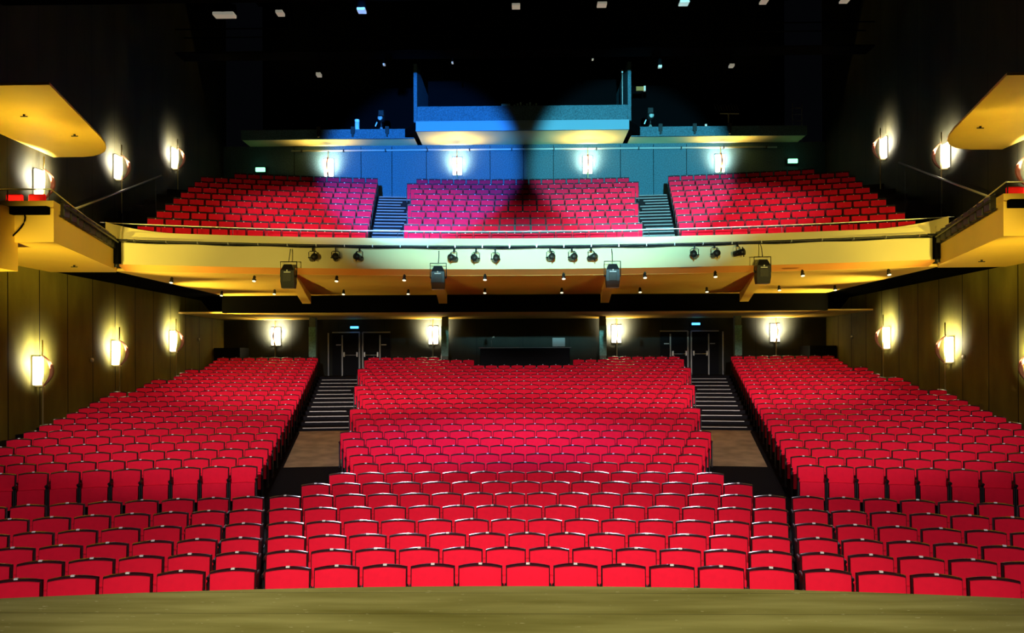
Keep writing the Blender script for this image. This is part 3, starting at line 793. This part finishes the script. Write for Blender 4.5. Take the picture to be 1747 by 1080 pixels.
# ---------------------------------------------------------------- things on the control gallery
def g(px, py, d): return at(px, py - (px - 891) * -.0, d)
zt = zg + .06
def followspot(px, label, sc=1.0):
    p = at(px, 215, 38.6); r = root('follow_spot', label, 'spotlight', (p.x, 38.6, zt), 0, 'follow spots on the gallery')
    b = MB()
    for a in (90, 210, 330):
        b.tube([(0, 0, .75 * sc), (.38 * math.cos(math.radians(a)), .38 * math.sin(math.radians(a)) * .6, 0)], .02, 'grey', 6)
    b.build('tripod', r)
    b = MB(); b.tube([(0, 0, .7 * sc), (0, 0, 1.0 * sc)], .03, 'blackmetal', 8); b.build('column', r)
    b = MB(); b.tube([(0, .5, 1.15 * sc), (0, .1, 1.12 * sc), (0, -.35, 1.05 * sc)], [.12, .17, .13], 'blackmetal', 14); b.box(-.14, .14, -.1, .35, 1.2 * sc, 1.5 * sc, 'blackmetal', .03); b.build('body', r)
    b = MB(); b.tube([(0, -.352, 1.05 * sc), (0, -.36, 1.05 * sc)], .11, 'grey', 14); b.build('lens', r)
    b = MB(); b.tube([(-.2, 0, .95), (-.28, .0, .75)], .03, 'white', 6); b.build('handle', r)
followspot(1109, 'follow spot on a tripod on the dark gallery right of the booth')
followspot(650, 'follow spot on a tripod on the dark gallery left of the booth')
p = at(610, 205, 38.5); r = root('flask', 'pale blue cylindrical canister on the left gallery ledge', 'canister', (p.x, 38.3, zt))
b = MB(); b.tube([(0, 0, 0), (0, 0, .86)], .11, 'white', 14); b.build('body', r); b = MB(); b.tube([(0, 0, .88), (0, 0, .98), (0, 0, 1.0)], [.11, .11, .06], 'white', 14); b.build('lid', r)
p = at(1357, 215, 39.5); r = root('ladder', 'pale metal ladder standing on the dark right gallery', 'ladder', (p.x, 39.5, zt))
b = MB(); b.tube([(-.22, 0, 0), (-.22, 0, 1.9)], .02, 'grey', 6); b.build('stile', r); b = MB(); b.tube([(.22, 0, 0), (.22, 0, 1.9)], .02, 'grey', 6); b.build('stile', r)
for k in range(6):
    b = MB(); b.tube([(-.22, 0, .2 + k * .3), (.22, 0, .2 + k * .3)], .014, 'grey', 6); b.build('rung', r)
p = at(1241, 215, 39); r = root('pole_stand', 'pole stand with a slatted top on the right gallery', 'stand', (p.x, 39, zt))
b = MB(); b.tube([(0, 0, 0), (0, 0, 1.3)], .035, 'grey', 8); b.build('pole', r)
b = MB(); b.tube([(-.4, 0, 1.32), (.5, 0, 1.30)], .02, 'grey', 6)
for k in range(9): b.tube([(-.55 + k * .13, 0, 1.45), (-.65 + k * .13, .1, 1.8)], .012, 'grille', 5)
b.build('slatted_top', r)
p = at(1203, 205, 38.2); b = MB(); b.box(-.05, .05, -.03, .03, 0, .24, 'dimlens', .01)
b.build('small_lamp', loc=(p.x, 38.2, zt + .36), label='tiny pale switch light on the right gallery', category='light')
p = at(1291, 215, 40); r = root('music_stand', 'thin stand with a flat top on the right gallery', 'stand', (p.x, 40, zt))
b = MB(); b.tube([(0, 0, 0), (0, 0, 1.9)], .015, 'grille', 6); b.build('pole', r); b = MB(); b.tube([(-.18, 0, .72), (.22, 0, .72)], .015, 'grey', 6); b.build('crossbar', r)
r = root('wall_panel', 'small lit orange box light above the right follow spot', 'light', at(1093, 153, 40.5))
b = MB(); b.box(-.22, .15, 0, .1, -.1, .1, 'orange'); b.build('case', r); b = MB(); b.box(.15, .24, -.02, .1, -.12, .12, 'dimlens'); b.build('lit_end', r)
# brackets on gallery fronts
for px, n in ((542, 'far left one'), (601, 'middle one of the left three'), (660, 'near the booth, left side'), (1126, 'near the booth, right side'), (1184, 'middle one of the right three'), (1243, 'far right one')):
    x = (px - 891) / F * 37.65
    b = MB(); b.box(-.09, .09, -.05, .03, -.15, .2, 'blackmetal', .01); b.box(-.04, .04, -.08, .02, -.28, -.1, 'blackmetal')
    b.build('clamp_bracket', loc=(x, 37.65, zg + .33), label='black clamp bracket on the gallery front, ' + n, category='bracket', group='brackets on the gallery front')
# equipment on booth ledge
r = root('booth_equipment', 'greenish lit equipment on the ledge of the centre booth window', 'equipment', (at(884, 182, 36.9).x, 37.0, zg + 1.12))
b = MB(); b.box(-.75, -.35, -.12, .12, 0, .16, 'greenplate', .01); b.build('box', r)
for k in range(8):
    b = MB(); q = -.2 + k * .14; b.box(q, q + .08, -.1, .1, 0, .12 + .05 * (k % 3), 'greenplate', .01); b.build('control', r)
r = root('booth_rod', 'thin vertical rod at the right end of the booth window', 'rod', (at(1062, 182, 36.8).x, 36.9, zg + 1.12))
b = MB(); b.tube([(0, 0, 0), (0, 0, 1.55)], .02, 'grey', 6); b.build('rod', r); b = MB(); b.tube([(0, 0, 1.5), (0, 0, 1.62)], .04, 'white', 8); b.build('cap', r)

# ---------------------------------------------------------------- ceiling catwalks and their lanterns in the dark
for i, (yy, zz, nm) in enumerate(((19.9, 12.15, 'nearer'), (30.9, 14.8, 'farther'))):
    r = root('lighting_bridge', 'black lighting bridge across the dark ceiling, %s of the two' % nm, 'bridge', (0, yy, zz), 0, 'lighting bridges')
    b = MB(); b.box(-13, 13, -.4, .4, 0, .06, 'black'); b.build('deck', r)
    for q in (-.4, .4):
        b = MB(); b.tube([(-13, q, .9), (13, q, .9)], .025, 'black', 6); b.build('rail', r)
cl = [(380, 20, 36, 1), (476, 18, 12, 0), (616, 15, 14, 0), (880, 11, 14, 1), (1026, 10, 16, 1), (1165, 9, 16, 1), (1300, 8, 12, 0), (1436, 8, 14, 0)]
cl2 = [(543, 124, 8), (655, 108, 4), (772, 106, 3), (1011, 103, 3), (1125, 116, 6), (1246, 116, 8)]
pc = None
for i, q in enumerate(cl + cl2):
    px, py, wpx = q[0], q[1], q[2]; dd = 19.9 if i < len(cl) else 30.9
    if pc is None:
        r = root('house_light', '', 'lamp'); pc = r
        b = MB(); b.tube([(0, 0, .3), (0, 0, .28), (0, 0, .02)], [.05, .14, .15], 'black', 14); b.tube([(0, 0, .3), (0, 0, .553)], .02, 'black', 6); b.build('can', r)
        b = MB(); b.box(-.13, .13, -.15, .1, -.06, .03, 'dimlens', .01); b.build('lens', r)  # lens glow stands in for light glinting on the fixtures
    else: r = copy_tree(pc)
    p = at(px, py, dd); r.location = p
    k = wpx / F * dd / .26; r.scale = (k, 1 if k > .6 else .6, ((12.15 if i < len(cl) else 14.8) - p.z) / .55)
    if i < len(cl): r['label'] = 'glinting house light at the top edge of the dark ceiling, %s from the left' % ordw[i + 1]
    else: r['label'] = 'tiny house light in the dark above the gallery, %s from the left' % ordw[i - len(cl) + 1]
    r['group'] = 'house lights on the ceiling bridges'
